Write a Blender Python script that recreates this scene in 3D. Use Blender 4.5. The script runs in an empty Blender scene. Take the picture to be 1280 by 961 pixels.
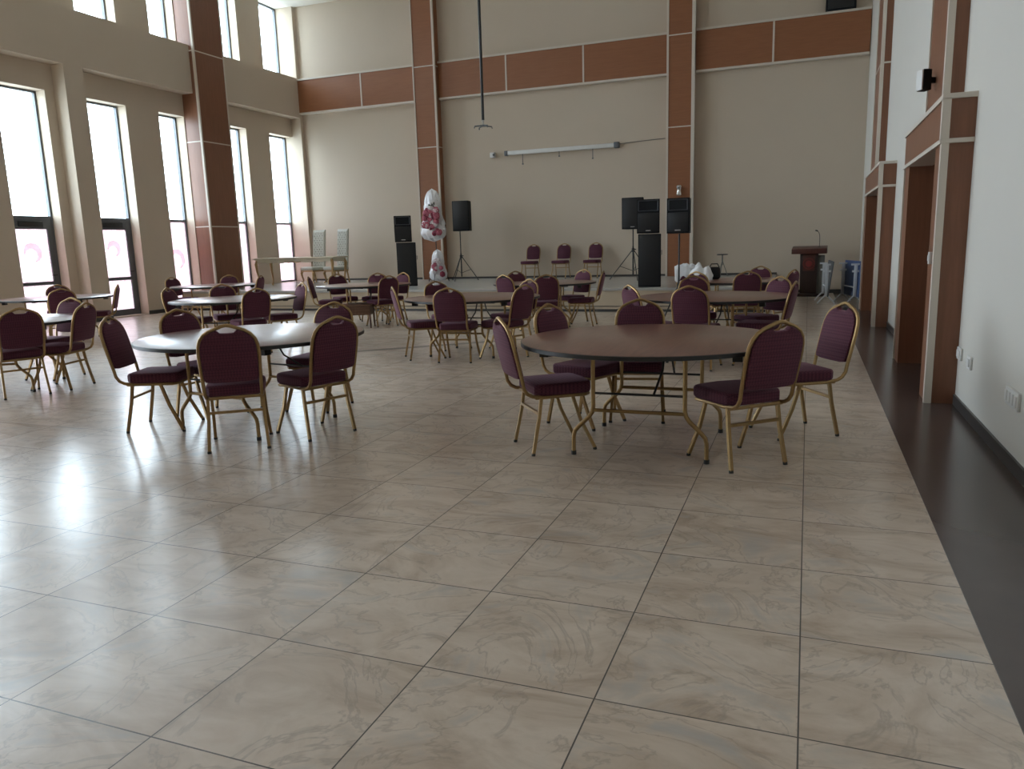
import bpy, bmesh, math, random
from mathutils import Vector, Matrix, noise as mnoise
random.seed(7)
PI = math.pi
SC = bpy.context.scene
COL = SC.collection

# ------------------------------------------------------------------ camera
F_PX, YAW, PITCH, ROLL = 951.24, -0.371, -0.181, -0.030
cy, sy, cp, sp = math.cos(YAW), math.sin(YAW), math.cos(PITCH), math.sin(PITCH)
Fw = Vector((sy*cp, cy*cp, sp)); Rt = Vector((cy, -sy, 0)); Up = Rt.cross(Fw)
cr, sr = math.cos(ROLL), math.sin(ROLL)
Rx = Rt*cr + Up*sr; Ux = Up*cr - Rt*sr
cam_d = bpy.data.cameras.new('camera'); cam = bpy.data.objects.new('camera', cam_d); COL.objects.link(cam)
m = Matrix((Rx, Ux, -Fw)).transposed().to_4x4(); m.translation = Vector((-0.025, -2.708, 1.409))
cam.matrix_world = m
cam_d.sensor_width = 36.0; cam_d.lens = F_PX/1280*36.0; cam_d.clip_end = 300
SC.camera = cam

# ------------------------------------------------------------------ light and exposure
W = bpy.data.worlds.new('overcast_sky'); SC.world = W; W.use_nodes = True
bg = W.node_tree.nodes['Background']; bg.inputs[0].default_value = (0.82, 0.95, 1.08, 1); bg.inputs[1].default_value = 8.5
SC.view_settings.view_transform = 'Standard'; SC.view_settings.look = 'None'
SC.view_settings.gamma = 1.0; SC.view_settings.use_curve_mapping = False
SC.view_settings.exposure = 0.50
try:
    SC.cycles.use_denoising = True
    SC.cycles.max_bounces = 14; SC.cycles.diffuse_bounces = 8; SC.cycles.glossy_bounces = 5
    SC.cycles.transparent_max_bounces = 16; SC.cycles.transmission_bounces = 8
    SC.cycles.sample_clamp_indirect = 6.0; SC.cycles.caustics_refractive = False
except Exception: pass

def portal(y0, y1, z0, z1):
    L = bpy.data.lights.new('sky_portal', 'AREA'); L.shape = 'RECTANGLE'; L.size = z1-z0; L.size_y = y1-y0
    L.cycles.is_portal = True
    o = bpy.data.objects.new('sky_portal', L); COL.objects.link(o)
    o.location = (-15.52, (y0+y1)/2, (z0+z1)/2); o.rotation_euler = (0, -PI/2, 0)   # -Z faces +X
    return o

# ------------------------------------------------------------------ materials
def new_mat(name):
    mt = bpy.data.materials.new(name); mt.use_nodes = True
    nt = mt.node_tree; b = nt.nodes['Principled BSDF']; return mt, nt, b
def N(nt, t, **k):
    n = nt.nodes.new(t)
    for a, v in k.items(): setattr(n, a, v)
    return n
def mathn(nt, op, a, b=None, c=None):
    n = nt.nodes.new('ShaderNodeMath'); n.operation = op
    for i, v in enumerate((a, b, c)):
        if v is None: continue
        if isinstance(v, (int, float)): n.inputs[i].default_value = v
        else: nt.links.new(v, n.inputs[i])
    return n.outputs[0]
def mix(nt, f, a, b):
    n = nt.nodes.new('ShaderNodeMix'); n.data_type = 'RGBA'
    for i, v in ((0, f), (6, a), (7, b)):
        if isinstance(v, (int, float)): n.inputs[i].default_value = v
        elif isinstance(v, tuple): n.inputs[i].default_value = (*v, 1) if len(v) == 3 else v
        else: nt.links.new(v, n.inputs[i])
    return n.outputs[2]
def noise(nt, scale, detail=4, rough=.55, dist=0, vec=None):
    n = nt.nodes.new('ShaderNodeTexNoise'); n.inputs['Scale'].default_value = scale; n.inputs['Detail'].default_value = detail
    n.inputs['Roughness'].default_value = rough; n.inputs['Distortion'].default_value = dist
    if vec is None:
        vec = nt.nodes.new('ShaderNodeTexCoord').outputs['Object']
    nt.links.new(vec, n.inputs['Vector']); return n.outputs['Fac']
def ramp(nt, f, stops):
    n = nt.nodes.new('ShaderNodeValToRGB'); nt.links.new(f, n.inputs[0]); e = n.color_ramp.elements
    while len(e) < len(stops): e.new(.5)
    for k, (p, c) in enumerate(stops): e[k].position = p; e[k].color = (*c, 1)
    return n.outputs[0]
def plain(name, col, rough=.5, metal=0, var=.08, scale=6, spec=.5, bump=0, bscale=60, sheen=0):
    mt, nt, b = new_mat(name)
    f = noise(nt, scale)
    lo = tuple(max(0, c*(1-var)) for c in col); hi = tuple(min(1, c*(1+var)) for c in col)
    nt.links.new(mix(nt, f, lo, hi), b.inputs['Base Color'])
    b.inputs['Roughness'].default_value = rough; b.inputs['Metallic'].default_value = metal
    b.inputs['Specular IOR Level'].default_value = spec
    if sheen:
        b.inputs['Sheen Weight'].default_value = sheen; b.inputs['Sheen Roughness'].default_value = .4
    if bump:
        bn = nt.nodes.new('ShaderNodeBump'); bn.inputs['Strength'].default_value = bump; bn.inputs['Distance'].default_value = .002
        nt.links.new(noise(nt, bscale, 2), bn.inputs['Height']); nt.links.new(bn.outputs[0], b.inputs['Normal'])
    return mt
def wood(name, c1, c2, rough=.35, axis='Z', scale=3.0, spec=.5):
    mt, nt, b = new_mat(name)
    tc = nt.nodes.new('ShaderNodeTexCoord'); mp = nt.nodes.new('ShaderNodeMapping')
    s = [14, 14, 14]; s['XYZ'.index(axis)] = 1.0
    mp.inputs['Scale'].default_value = s; nt.links.new(tc.outputs['Object'], mp.inputs['Vector'])
    f = noise(nt, scale, 5, .6, .6, mp.outputs[0])
    nt.links.new(ramp(nt, f, [(.3, c1), (.7, c2)]), b.inputs['Base Color'])
    b.inputs['Roughness'].default_value = rough; b.inputs['Specular IOR Level'].default_value = spec
    return mt
M = {}
M['wall'] = plain('cream_wall_paint', (.58, .495, .395), .75, var=.03, scale=1.2, bump=.15, bscale=90)
M['wall_r'] = plain('off_white_wall_paint', (.67, .65, .595), .7, var=.03, scale=1.0, bump=.15, bscale=90)
M['ceil'] = plain('white_ceiling_paint', (.74, .72, .67), .8, var=.02)
M['panel'] = wood('orange_brown_laminate', (.265, .105, .045), (.31, .125, .055), .42, 'X', 2)
M['panel_v'] = wood('brown_wood_laminate', (.20, .085, .045), (.245, .105, .058), .38, 'Z', 2)
M['door'] = wood('dark_wood_door', (.085, .032, .02), (.13, .05, .03), .35, 'Z', 3)
M['trim'] = plain('pale_trim', (.66, .60, .52), .45, var=.03)
M['skirt'] = plain('dark_skirting', (.055, .052, .05), .35)
M['dark_tile'] = plain('dark_brown_floor_tile', (.085, .066, .061), .22, var=.2, scale=2.5)
M['gold'] = plain('gold_hammered_metal', (.36, .235, .105), .40, .85, var=.18, scale=60, bump=.3, bscale=160)
M['black_edge'] = plain('black_edge_band', (.015, .013, .012), .45)
M['black_box'] = plain('black_speaker_cabinet', (.012, .013, .015), .75, spec=.2, var=.2, bump=.4, bscale=300)
M['grille'] = plain('black_speaker_grille', (.010, .011, .013), .45, var=.3, scale=300, bump=.5, bscale=500)
M['black_metal'] = plain('black_metal', (.02, .02, .02), .4)
M['grey_frame'] = plain('grey_aluminium_frame', (.13, .14, .15), .45, .3)
M['white_metal'] = plain('white_painted_metal', (.62, .65, .68), .4)
M['blue'] = plain('blue_table_top', (.06, .10, .22), .4)
M['grey_top'] = plain('grey_table_top', (.10, .105, .11), .5)
M['white_plastic'] = plain('white_plastic', (.72, .72, .70), .45)
M['silver'] = plain('silver_label', (.65, .65, .66), .3, .7)
M['horn'] = plain('dark_grey_horn', (.05, .055, .065), .35)
M['white_cloth'] = plain('white_cloth', (.78, .79, .80), .85, var=.04)
M['black_cloth'] = plain('black_cloth', (.012, .012, .014), .8, var=.3)
M['brown_cloth'] = plain('brown_leather', (.10, .055, .03), .6, var=.3)
M['ivory'] = plain('ivory_lacquer', (.66, .60, .47), .35)
M['gilt'] = plain('gilt_trim', (.42, .28, .13), .4, .6)
M['tuft'] = plain('pale_grey_velvet', (.44, .43, .36), .6, var=.1, scale=30, sheen=.3)
M['button'] = plain('dark_button', (.10, .095, .08), .5)
M['rose_pink'] = plain('pink_petals', (.50, .14, .19), .7, var=.3, scale=40)
M['rose_white'] = plain('white_petals', (.74, .68, .68), .7, var=.15, scale=40)
M['rose_red'] = plain('dusky_red_petals', (.30, .05, .085), .7, var=.3, scale=40)
M['leaf'] = plain('dark_green_leaf', (.03, .06, .03), .5, var=.3)
M['foil'] = plain('white_silver_foil_wrap', (.74, .74, .76), .28, .35, var=.1, scale=20, bump=.8, bscale=25)
M['lectern'] = wood('dark_brown_lectern_wood', (.022, .012, .010), (.04, .02, .016), .4, 'Z', 3)
M['lectern_red'] = wood('red_brown_lectern_wood', (.075, .022, .016), (.10, .032, .022), .4, 'Z', 3)
M['emblem'] = plain('red_emblem', (.24, .035, .03), .5)
M['grey_panel'] = plain('grey_lectern_side', (.16, .155, .14), .5)
M['walnut'] = wood('walnut_stool_wood', (.08, .035, .018), (.16, .08, .045), .45, 'X', 3)
M['concrete'] = plain('pale_concrete_ground', (.55, .55, .53), .9, var=.08)
M['stage_front'] = plain('beige_stage_front', (.50, .41, .295), .6, var=.04)
M['chrome'] = plain('chrome', (.75, .74, .72), .15, 1.0)
M['stage_top'] = plain('pale_grey_stage_floor', (.42, .41, .385), .22, var=.06, scale=2)

def fabric_mat():
    mt, nt, b = new_mat('burgundy_patterned_fabric')
    tc = nt.nodes.new('ShaderNodeTexCoord'); mp = nt.nodes.new('ShaderNodeMapping')
    mp.inputs['Rotation'].default_value = (0, PI/4, 0); mp.inputs['Scale'].default_value = (70, 70, 70)
    nt.links.new(tc.outputs['Object'], mp.inputs['Vector'])
    ck = nt.nodes.new('ShaderNodeTexChecker'); ck.inputs['Scale'].default_value = 1.0; nt.links.new(mp.outputs[0], ck.inputs['Vector'])
    c = mix(nt, ck.outputs['Fac'], (.068, .016, .032), (.105, .030, .049))
    nt.links.new(c, b.inputs['Base Color']); b.inputs['Roughness'].default_value = .8
    b.inputs['Specular IOR Level'].default_value = .25
    b.inputs['Sheen Weight'].default_value = .25; b.inputs['Sheen Tint'].default_value = (.8, .5, .6, 1)
    return mt
M['fabric'] = fabric_mat()

def tabletop_mat():
    mt, nt, b = new_mat('red_brown_table_laminate')
    tc = nt.nodes.new('ShaderNodeTexCoord'); mp = nt.nodes.new('ShaderNodeMapping')
    mp.inputs['Scale'].default_value = (9, 1.1, 1); nt.links.new(tc.outputs['Object'], mp.inputs['Vector'])
    f = noise(nt, 2.2, 6, .65, .8, mp.outputs[0])
    nt.links.new(ramp(nt, f, [(.3, (.13, .042, .026)), (.55, (.17, .058, .036)), (.75, (.21, .08, .05))]), b.inputs['Base Color'])
    b.inputs['Roughness'].default_value = .32; b.inputs['Specular IOR Level'].default_value = .7
    b.inputs['Coat Weight'].default_value = .7; b.inputs['Coat Roughness'].default_value = .27
    return mt
M['tabletop'] = tabletop_mat()

def floor_mat():
    mt, nt, b = new_mat('beige_travertine_floor_tiles')
    pos = nt.nodes.new('ShaderNodeNewGeometry').outputs['Position']
    sx = nt.nodes.new('ShaderNodeSeparateXYZ'); nt.links.new(pos, sx.inputs[0])
    X, Y = sx.outputs[0], sx.outputs[1]
    tx = mathn(nt, 'DIVIDE', X, .6); ty = mathn(nt, 'DIVIDE', Y, .6)
    fx = mathn(nt, 'FRACT', tx); fy = mathn(nt, 'FRACT', ty)
    dx = mathn(nt, 'MINIMUM', fx, mathn(nt, 'SUBTRACT', 1, fx)); dy = mathn(nt, 'MINIMUM', fy, mathn(nt, 'SUBTRACT', 1, fy))
    d = mathn(nt, 'MINIMUM', dx, dy); grout = mathn(nt, 'LESS_THAN', d, .0042)
    cx = nt.nodes.new('ShaderNodeCombineXYZ'); nt.links.new(mathn(nt, 'FLOOR', tx), cx.inputs[0]); nt.links.new(mathn(nt, 'FLOOR', ty), cx.inputs[1])
    wn = nt.nodes.new('ShaderNodeTexWhiteNoise'); wn.noise_dimensions = '3D'; nt.links.new(cx.outputs[0], wn.inputs['Vector'])
    vm = nt.nodes.new('ShaderNodeVectorMath'); vm.operation = 'MULTIPLY_ADD'
    nt.links.new(wn.outputs['Color'], vm.inputs[0]); vm.inputs[1].default_value = (30, 30, 30); nt.links.new(pos, vm.inputs[2])
    v = vm.outputs[0]
    mp = nt.nodes.new('ShaderNodeMapping'); mp.inputs['Rotation'].default_value = (0, 0, .6); mp.inputs['Scale'].default_value = (1, 2.2, 1)
    nt.links.new(v, mp.inputs['Vector'])
    n1 = noise(nt, 1.6, 7, .62, 1.6, mp.outputs[0]); n2 = noise(nt, 2.2, 5, .55, 2.2, v); n3 = noise(nt, 9, 5, .7, 1.0, mp.outputs[0])
    c = ramp(nt, n1, [(.28, (.43, .325, .24)), (.45, (.60, .495, .395)), (.60, (.71, .61, .51)), (.8, (.56, .435, .33))])
    g = ramp(nt, n2, [(.56, (0, 0, 0)), (.72, (1, 1, 1))])
    c = mix(nt, mathn(nt, 'MULTIPLY', g, .7), c, (.44, .435, .42))
    vein = mathn(nt, 'SUBTRACT', 1, mathn(nt, 'MINIMUM', mathn(nt, 'MULTIPLY', mathn(nt, 'ABSOLUTE', mathn(nt, 'SUBTRACT', n2, .53)), 40), 1))
    c = mix(nt, mathn(nt, 'MULTIPLY', vein, .5), c, (.32, .265, .215))
    c = mix(nt, mathn(nt, 'MULTIPLY', n3, .22), c, (.40, .315, .245))
    # dark inlaid stripe of the dance floor
    s = mathn(nt, 'ADD', mathn(nt, 'MULTIPLY', X, -.655), mathn(nt, 'MULTIPLY', Y, .756))
    t = mathn(nt, 'ADD', mathn(nt, 'MULTIPLY', X, .756), mathn(nt, 'MULTIPLY', Y, .655))
    inl = mathn(nt, 'MULTIPLY', mathn(nt, 'LESS_THAN', mathn(nt, 'ABSOLUTE', mathn(nt, 'SUBTRACT', s, 8.74)), .085),
                mathn(nt, 'LESS_THAN', mathn(nt, 'ABSOLUTE', mathn(nt, 'SUBTRACT', t, .9)), 1.75))
    c = mix(nt, mathn(nt, 'MULTIPLY', inl, .75), c, (.13, .115, .10))
    c = mix(nt, grout, c, (.085, .07, .06))
    nt.links.new(c, b.inputs['Base Color'])
    r = mathn(nt, 'ADD', mathn(nt, 'MULTIPLY', n3, .10), .36)
    b.inputs['Coat Weight'].default_value = .8; b.inputs['Coat Roughness'].default_value = .21
    nt.links.new(r, b.inputs['Roughness']); b.inputs['Specular IOR Level'].default_value = .5
    return mt
M['floor'] = floor_mat()

def glass_mat():
    mt, nt, b = new_mat('clear_window_glass'); nt.nodes.remove(b)
    out = nt.nodes['Material Output']; tr = nt.nodes.new('ShaderNodeBsdfTransparent'); tr.inputs[0].default_value = (.96, .985, .985, 1)
    gl = nt.nodes.new('ShaderNodeBsdfGlossy'); gl.inputs['Roughness'].default_value = .03
    ms = nt.nodes.new('ShaderNodeMixShader'); ms.inputs[0].default_value = .06
    nt.links.new(tr.outputs[0], ms.inputs[1]); nt.links.new(gl.outputs[0], ms.inputs[2]); nt.links.new(ms.outputs[0], out.inputs[0]); return mt
def film_mat():
    mt, nt, b = new_mat('pink_patterned_window_film'); nt.nodes.remove(b)
    out = nt.nodes['Material Output']
    tc = nt.nodes.new('ShaderNodeTexCoord'); vo = nt.nodes.new('ShaderNodeTexVoronoi'); vo.feature = 'DISTANCE_TO_EDGE'
    vo.inputs['Scale'].default_value = 16; nt.links.new(tc.outputs['Object'], vo.inputs['Vector'])
    f = mathn(nt, 'LESS_THAN', vo.outputs['Distance'], .06)
    n = noise(nt, 5, 3)
    c = mix(nt, mathn(nt, 'MULTIPLY', f, .6), mix(nt, n, (.50, .415, .42), (.57, .515, .515)), (.36, .20, .215))
    tl = nt.nodes.new('ShaderNodeBsdfTranslucent'); tr = nt.nodes.new('ShaderNodeBsdfTransparent')
    nt.links.new(c, tl.inputs[0]); nt.links.new(c, tr.inputs[0])
    ms = nt.nodes.new('ShaderNodeMixShader'); ms.inputs[0].default_value = .25
    nt.links.new(tl.outputs[0], ms.inputs[1]); nt.links.new(tr.outputs[0], ms.inputs[2]); nt.links.new(ms.outputs[0], out.inputs[0]); return mt
def emblem_film():
    mt, nt, b = new_mat('red_film_emblem'); nt.nodes.remove(b)
    tl = nt.nodes.new('ShaderNodeBsdfTranslucent')
    n = noise(nt, 20, 2); nt.links.new(mix(nt, n, (.92, .70, .72), (.98, .78, .80)), tl.inputs[0])
    nt.links.new(tl.outputs[0], nt.nodes['Material Output'].inputs[0]); return mt
M['glass'] = glass_mat(); M['film'] = film_mat(); M['film_emblem'] = emblem_film()

# ------------------------------------------------------------------ mesh helpers
class MB:
    def __init__(s): s.v = []; s.f = []
    def add(s, vs, fs):
        o = len(s.v); s.v += [tuple(p) for p in vs]; s.f += [tuple(i+o for i in q) for q in fs]
    def bm(s, b):
        b.verts.index_update(); s.add([v.co for v in b.verts], [[v.index for v in f.verts] for f in b.faces]); b.free()
    def box(s, x0, x1, y0, y1, z0, z1, bev=0, seg=2, T=None):
        b = bmesh.new(); bmesh.ops.create_cube(b, size=1)
        for v in b.verts: v.co = Vector(((x0+x1)/2+v.co.x*(x1-x0), (y0+y1)/2+v.co.y*(y1-y0), (z0+z1)/2+v.co.z*(z1-z0)))
        if bev: bmesh.ops.bevel(b, geom=list(b.edges), offset=bev, segments=seg, profile=.5, affect='EDGES')
        if T is not None: bmesh.ops.transform(b, matrix=T, verts=b.verts)
        s.bm(b); return s
    def prism(s, pts, d, org=(0, 0, 0), ex=(1, 0, 0), ey=(0, 0, 1), en=(0, 1, 0), bev=0, seg=2):
        """polygon pts in (ex,ey), extruded d along en"""
        ex, ey, en, org = map(Vector, (ex, ey, en, org)); b = bmesh.new()
        vs = [b.verts.new(org+ex*p[0]+ey*p[1]) for p in pts]; f = b.faces.new(vs)
        r = bmesh.ops.extrude_face_region(b, geom=[f]); nv = [e for e in r['geom'] if isinstance(e, bmesh.types.BMVert)]
        bmesh.ops.translate(b, vec=en*d, verts=nv); bmesh.ops.recalc_face_normals(b, faces=b.faces)
        if bev:
            caps = [e for e in b.edges if abs((e.verts[0].co-e.verts[1].co).normalized().dot(en)) < .5]
            bmesh.ops.bevel(b, geom=caps, offset=bev, segments=seg, profile=.5, affect='EDGES')
        s.bm(b); return s
    def tube(s, pts, r, n=8, closed=False, cap=True, square=False, ref=None):
        P = [Vector(p) for p in pts]; k = len(P); rs = r if isinstance(r, (list, tuple)) else [r]*k
        tg = []
        for i in range(k):
            a = P[(i-1) % k] if (closed or i > 0) else P[i]; c = P[(i+1) % k] if (closed or i < k-1) else P[i]
            tg.append((c-a).normalized())
        up = Vector(ref) if ref else (Vector((0, 0, 1)) if abs(tg[0].z) < .9 else Vector((1, 0, 0)))
        u = (up - tg[0]*up.dot(tg[0])).normalized(); vs = []
        m = 4 if square else n; off = PI/4 if square else 0
        for i in range(k):
            u = (u - tg[i]*u.dot(tg[i])).normalized(); w = tg[i].cross(u)
            rr = rs[i]*(1.35 if square else 1)
            for j in range(m):
                a = 2*PI*j/m+off; vs.append(P[i]+u*math.cos(a)*rr+w*math.sin(a)*rr)
        fs = []
        for i in range(k if closed else k-1):
            i2 = (i+1) % k
            for j in range(m): fs.append((i*m+j, i*m+(j+1) % m, i2*m+(j+1) % m, i2*m+j))
        if cap and not closed: fs += [tuple(range(m-1, -1, -1)), tuple((k-1)*m+j for j in range(m))]
        s.add(vs, fs); return s
    def lathe(s, prof, c=(0, 0, 0), n=32, cap=True):
        vs = []; fs = []; c = Vector(c)
        for r, z in prof:
            for j in range(n): a = 2*PI*j/n; vs.append(c+Vector((r*math.cos(a), r*math.sin(a), z)))
        for i in range(len(prof)-1):
            for j in range(n): fs.append((i*n+j, i*n+(j+1) % n, (i+1)*n+(j+1) % n, (i+1)*n+j))
        if cap: fs += [tuple(range(n-1, -1, -1)), tuple((len(prof)-1)*n+j for j in range(n))]
        s.add(vs, fs); return s
    def ico(s, c, r, sub=2, sq=(1, 1, 1), fn=None):
        b = bmesh.new(); bmesh.ops.create_icosphere(b, subdivisions=sub, radius=1)
        for v in b.verts:
            k = fn(v.co) if fn else 1
            v.co = Vector((c[0]+v.co.x*r*sq[0]*k, c[1]+v.co.y*r*sq[1]*k, c[2]+v.co.z*r*sq[2]*k))
        s.bm(b); return s
    def build(s, name, mat, parent=None, ang=35):
        me = bpy.data.meshes.new(name); me.from_pydata(s.v, [], s.f); me.update()
        b = bmesh.new(); b.from_mesh(me); bmesh.ops.recalc_face_normals(b, faces=b.faces); b.to_mesh(me); b.free()
        me.polygons.foreach_set('use_smooth', [True]*len(me.polygons)); me.set_sharp_from_angle(angle=math.radians(ang))
        me.materials.append(M[mat] if isinstance(mat, str) else mat)
        o = bpy.data.objects.new(name, me); COL.objects.link(o)
        if parent: o.parent = parent
        return o
def tag(o, label=None, cat=None, group=None, kind=None):
    for k, v in (('label', label), ('category', cat), ('group', group), ('kind', kind)):
        if v: o[k] = v
    return o
def thing(name, loc, rz, label, cat, group=None):
    o = bpy.data.objects.new(name, None); COL.objects.link(o); o.location = loc; o.rotation_euler = (0, 0, rz)
    o.empty_display_size = .1
    return tag(o, label, cat, group)
def struct(name, mb, mat, parent=None):
    o = mb.build(name, mat, parent)
    if parent is None: o['kind'] = 'structure'
    return o
def dup(root, loc, rz, label, group=None):
    r = root.copy(); COL.objects.link(r); r.location = loc; r.rotation_euler = (0, 0, rz); r['label'] = label
    if group: r['group'] = group
    for ch in list(root.children):
        c = ch.copy(); COL.objects.link(c); c.parent = r
        for g in list(ch.children):
            d = g.copy(); COL.objects.link(d); d.parent = c
    return r

# ------------------------------------------------------------------ room shell
YB, YN, ZC = 18.0, -8.0, 8.64
XB, XF, XG = -14.75, -15.10, -15.40          # beam / pilaster face, recessed field, glass line
XR = 1.16
ZS, YS, XS = .48, 12.67, -.75                # stage height, front, right end
struct('floor', MB().box(-15.5, .6, YN, YB+.1, -.06, 0), 'floor')
struct('floor_border', MB().box(.6, 2.2, YN, YB+.1, -.06, 0), 'dark_tile')
struct('ceiling', MB().box(-15.6, 2.2, YN-.1, YB+.3, ZC, ZC+.1), 'ceil')
struct('wall_back', MB().box(-15.5, 2.2, YB, YB+.25, -.06, ZC), 'wall')
struct('wall_rear', MB().box(-15.6, 2.2, YN-.25, YN, -.06, ZC), 'wall')
# outside ground seen through / lighting the windows
struct('ground', MB().box(-60, -15.6, -40, 50, -.12, -.07), 'concrete')

# left wall: window bays
WL = [(8.435, 9.517), (10.50, 11.583), (12.567, 13.40), (14.70, 15.754), (16.767, 17.868)]
bays = [(8.435-2.08*k, 9.517-2.08*k) for k in range(5, 0, -1)] + WL
mb = MB()
edges = [YN] + [e for b_ in bays for e in b_] + [YB]
Z1, Z2 = 4.90, 6.62                            # lower head, upper sill
for i in range(0, len(edges), 2): mb.box(-15.5, XF, edges[i], edges[i+1], -.06, ZC)
for k, (a, b_) in enumerate(bays):
    mb.box(-15.5, XF, a, b_, Z1, Z2)
    lowz = -.06 if a > 14 else -.06
    mb.box(-15.5, XF, a, b_, lowz, .02 if a < 14 else ZS)
wl = struct('wall_left', mb, 'wall')
mb = MB().box(XF, XB, YN, 13.42, 5.435, 6.59).box(XF, XB, 14.5, YB, 5.435, 6.59)
for a, b_ in ((9.74, 10.22), (17.868, YB), (5.55, 6.05), (1.4, 1.9)):
    mb.box(XF, XB, a, b_, 0, 5.435)
mb.box(XF, XB-.02, 17.868, YB, 6.59, ZC)
struct('trim_1', mb, 'wall')
mb = MB()
for i in range(0, len(edges), 2): mb.box(XF, XF+.015, edges[i]+.001, edges[i+1]-.001, 0, .09)
for a, b_ in ((9.74, 10.22), (5.55, 6.05)): mb.box(XB, XB+.015, a, b_, 0, .09)
struct('baseboard_left', mb, 'skirt')

def make_window(n, a, b_, zb, zt, trans=None, door=False, film=True, ring=None):
    """aluminium frame with glass; below the transom a patterned film (or a glazed door leaf)"""
    t = .045; f = MB()
    nm = ('door_%d' if door else 'window_%d') % n
    f.box(XG-.04, XG+.04, a, a+t, zb, zt); f.box(XG-.04, XG+.04, b_-t, b_, zb, zt); f.box(XG-.04, XG+.04, a+t, b_-t, zt-t, zt)
    if not door: f.box(XG-.04, XG+.04, a+t, b_-t, zb, zb+t)
    if trans: f.box(XG-.04, XG+.04, a+t, b_-t, trans-.03, trans+.03)
    o = f.build(nm, 'grey_frame'); o['kind'] = 'structure'
    MB().box(XG-.005, XG+.005, a+t, b_-t, (trans+.03) if trans else zb+t, zt-t).build('pane', 'glass', o)
    if trans and not door:
        MB().box(XG-.005, XG+.005, a+t, b_-t, zb+t, trans-.03).build('film_pane', 'film', o)
    if door:
        w = .11; y0, y1 = a+t, b_-t; z0, z1 = zb, trans-.03
        d = MB().box(XG-.025, XG+.03, y0, y0+w, z0, z1).box(XG-.025, XG+.03, y1-w, y1, z0, z1)
        d.box(XG-.025, XG+.03, y0+w, y1-w, z1-.21, z1).box(XG-.025, XG+.03, y0+w, y1-w, z0, z0+.14).box(XG-.025, XG+.03, y0+w, y1-w, .86, .93)
        lf = d.build('door_leaf', 'grey_frame', o)
        MB().box(XG-.004, XG+.004, y0+w, y1-w, .93, z1-.21).build('film_pane', 'film', o)
        MB().box(XG-.004, XG+.004, y0+w, y1-w, z0+.14, .86).build('film_pane', 'film', o)
        MB().box(XG+.03, XG+.07, y0+.22, y1-.22, z1-.17, z1-.05, .01).build('door_closer', 'black_metal', o)
        MB().tube([(XG+.03, y1-.055, 1.06), (XG+.08, y1-.055, 1.06), (XG+.08, y1-.17, 1.06)], .011).build('handle', 'black_metal', o)
    if ring:
        yc, zc, rr = ring; r_ = MB(); K = 26
        pts = [(XG+.012, yc+rr*math.cos(q), zc+rr*math.sin(q)) for q in [math.radians(-70+i*(250/K)) for i in range(K+1)]]
        vs = []; 
        for i, p in enumerate(pts):
            q = math.radians(-70+i*(250/K)); wd = .012+.055*math.sin(PI*i/K)
            for dx in (0, .004):
                for s in (-1, 1): vs.append((p[0]+dx, yc+(rr+s*wd)*math.cos(q), zc+(rr+s*wd)*math.sin(q)))
        fs = []
        for i in range(K):
            o_ = i*4
            fs += [(o_, o_+1, o_+5, o_+4), (o_+2, o_+6, o_+7, o_+3), (o_, o_+4, o_+6, o_+2), (o_+1, o_+3, o_+7, o_+5)]
        r_.add(vs, fs); r_.build('emblem', 'film_emblem', o)
    return o
make_window(1, *bays[5], .02, Z1, 2.285, door=True, ring=(8.95, 1.52, .17))
make_window(2, *bays[6], .02, Z1, 2.285, door=True, ring=(11.02, 1.58, .15))
make_window(1, *bays[7], .02, Z1, 2.285, ring=(12.95, 1.28, .22))
make_window(2, *bays[8], ZS, Z1, 2.285)
make_window(3, *bays[9], ZS, Z1, 2.285)
for k in range(5): make_window(4+k, *bays[5+k], Z2, ZC)
make_window(9, *bays[4], .02, Z1, 2.285)
make_window(10, *bays[4], Z2, ZC)
for a, b_ in bays:
    portal(a, b_, .1, Z1); portal(a, b_, Z2, ZC)

# tall laminate-clad column between the windows
def clad_column(name, x0, x1, y0, y1, joints, mat, beads, z1=ZC, z0=0.0):
    o = struct(name, MB().box(x0, x1, y0, y1, z0, z1), mat)
    t = MB()
    for (xa, xb, ya, yb) in beads: t.box(xa, xb, ya, yb, z0, z1)
    for z in joints:
        e = .006
        t.box(x0-e, x1+e, y0-e, y1+e, z-.014, z+.014)
    t.build('trim_strip', 'trim', o)
    return o
clad_column('trim_2', XF-.001, -14.60, 13.42, 14.50, (2.12, 4.26, 6.45), 'panel_v', [(-14.645, -14.585, 13.405, 13.45), (-14.62, -14.592, 14.46, 14.508)])
# back wall pillars
clad_column('trim_3', -10.66, -10.02, 17.68, YB, (2.08, 4.24, 6.44), 'panel', [(-10.70, -10.66, 17.66, 17.72), (-10.045, -9.99, 17.66, 17.72)], z0=ZS)
clad_column('trim_4', -3.47, -2.88, 17.68, YB, (2.08, 4.24, 6.44), 'panel', [(-3.52, -3.47, 17.66, 17.72), (-2.90, -2.82, 17.66, 17.72)], z0=ZS)
# horizontal band on the back wall
def band(n, xa, xb, cuts):
    o = struct('trim_%d' % n, MB().box(xa, xb, 17.86, YB, 5.56, 6.54), 'panel')
    t = MB().box(xa, xb, 17.835, YB, 6.515, 6.565).box(xa, xb, 17.835, YB, 5.535, 5.585)
    for c in cuts: t.box(c-.022, c+.022, 17.85, 17.9, 5.585, 6.515)
    t.build('trim_strip', 'trim', o)
band(5, XB, -10.70, (-12.53,)); band(6, -9.99, -3.52, (-7.93, -5.74)); band(7, -2.82, XR-.02, (-.99,))
struct('baseboard_back', MB().box(XB, XS, YB-.02, YB, ZS, ZS+.05).box(XS, XR, YB-.02, YB, 0, .09), 'skirt')

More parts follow.
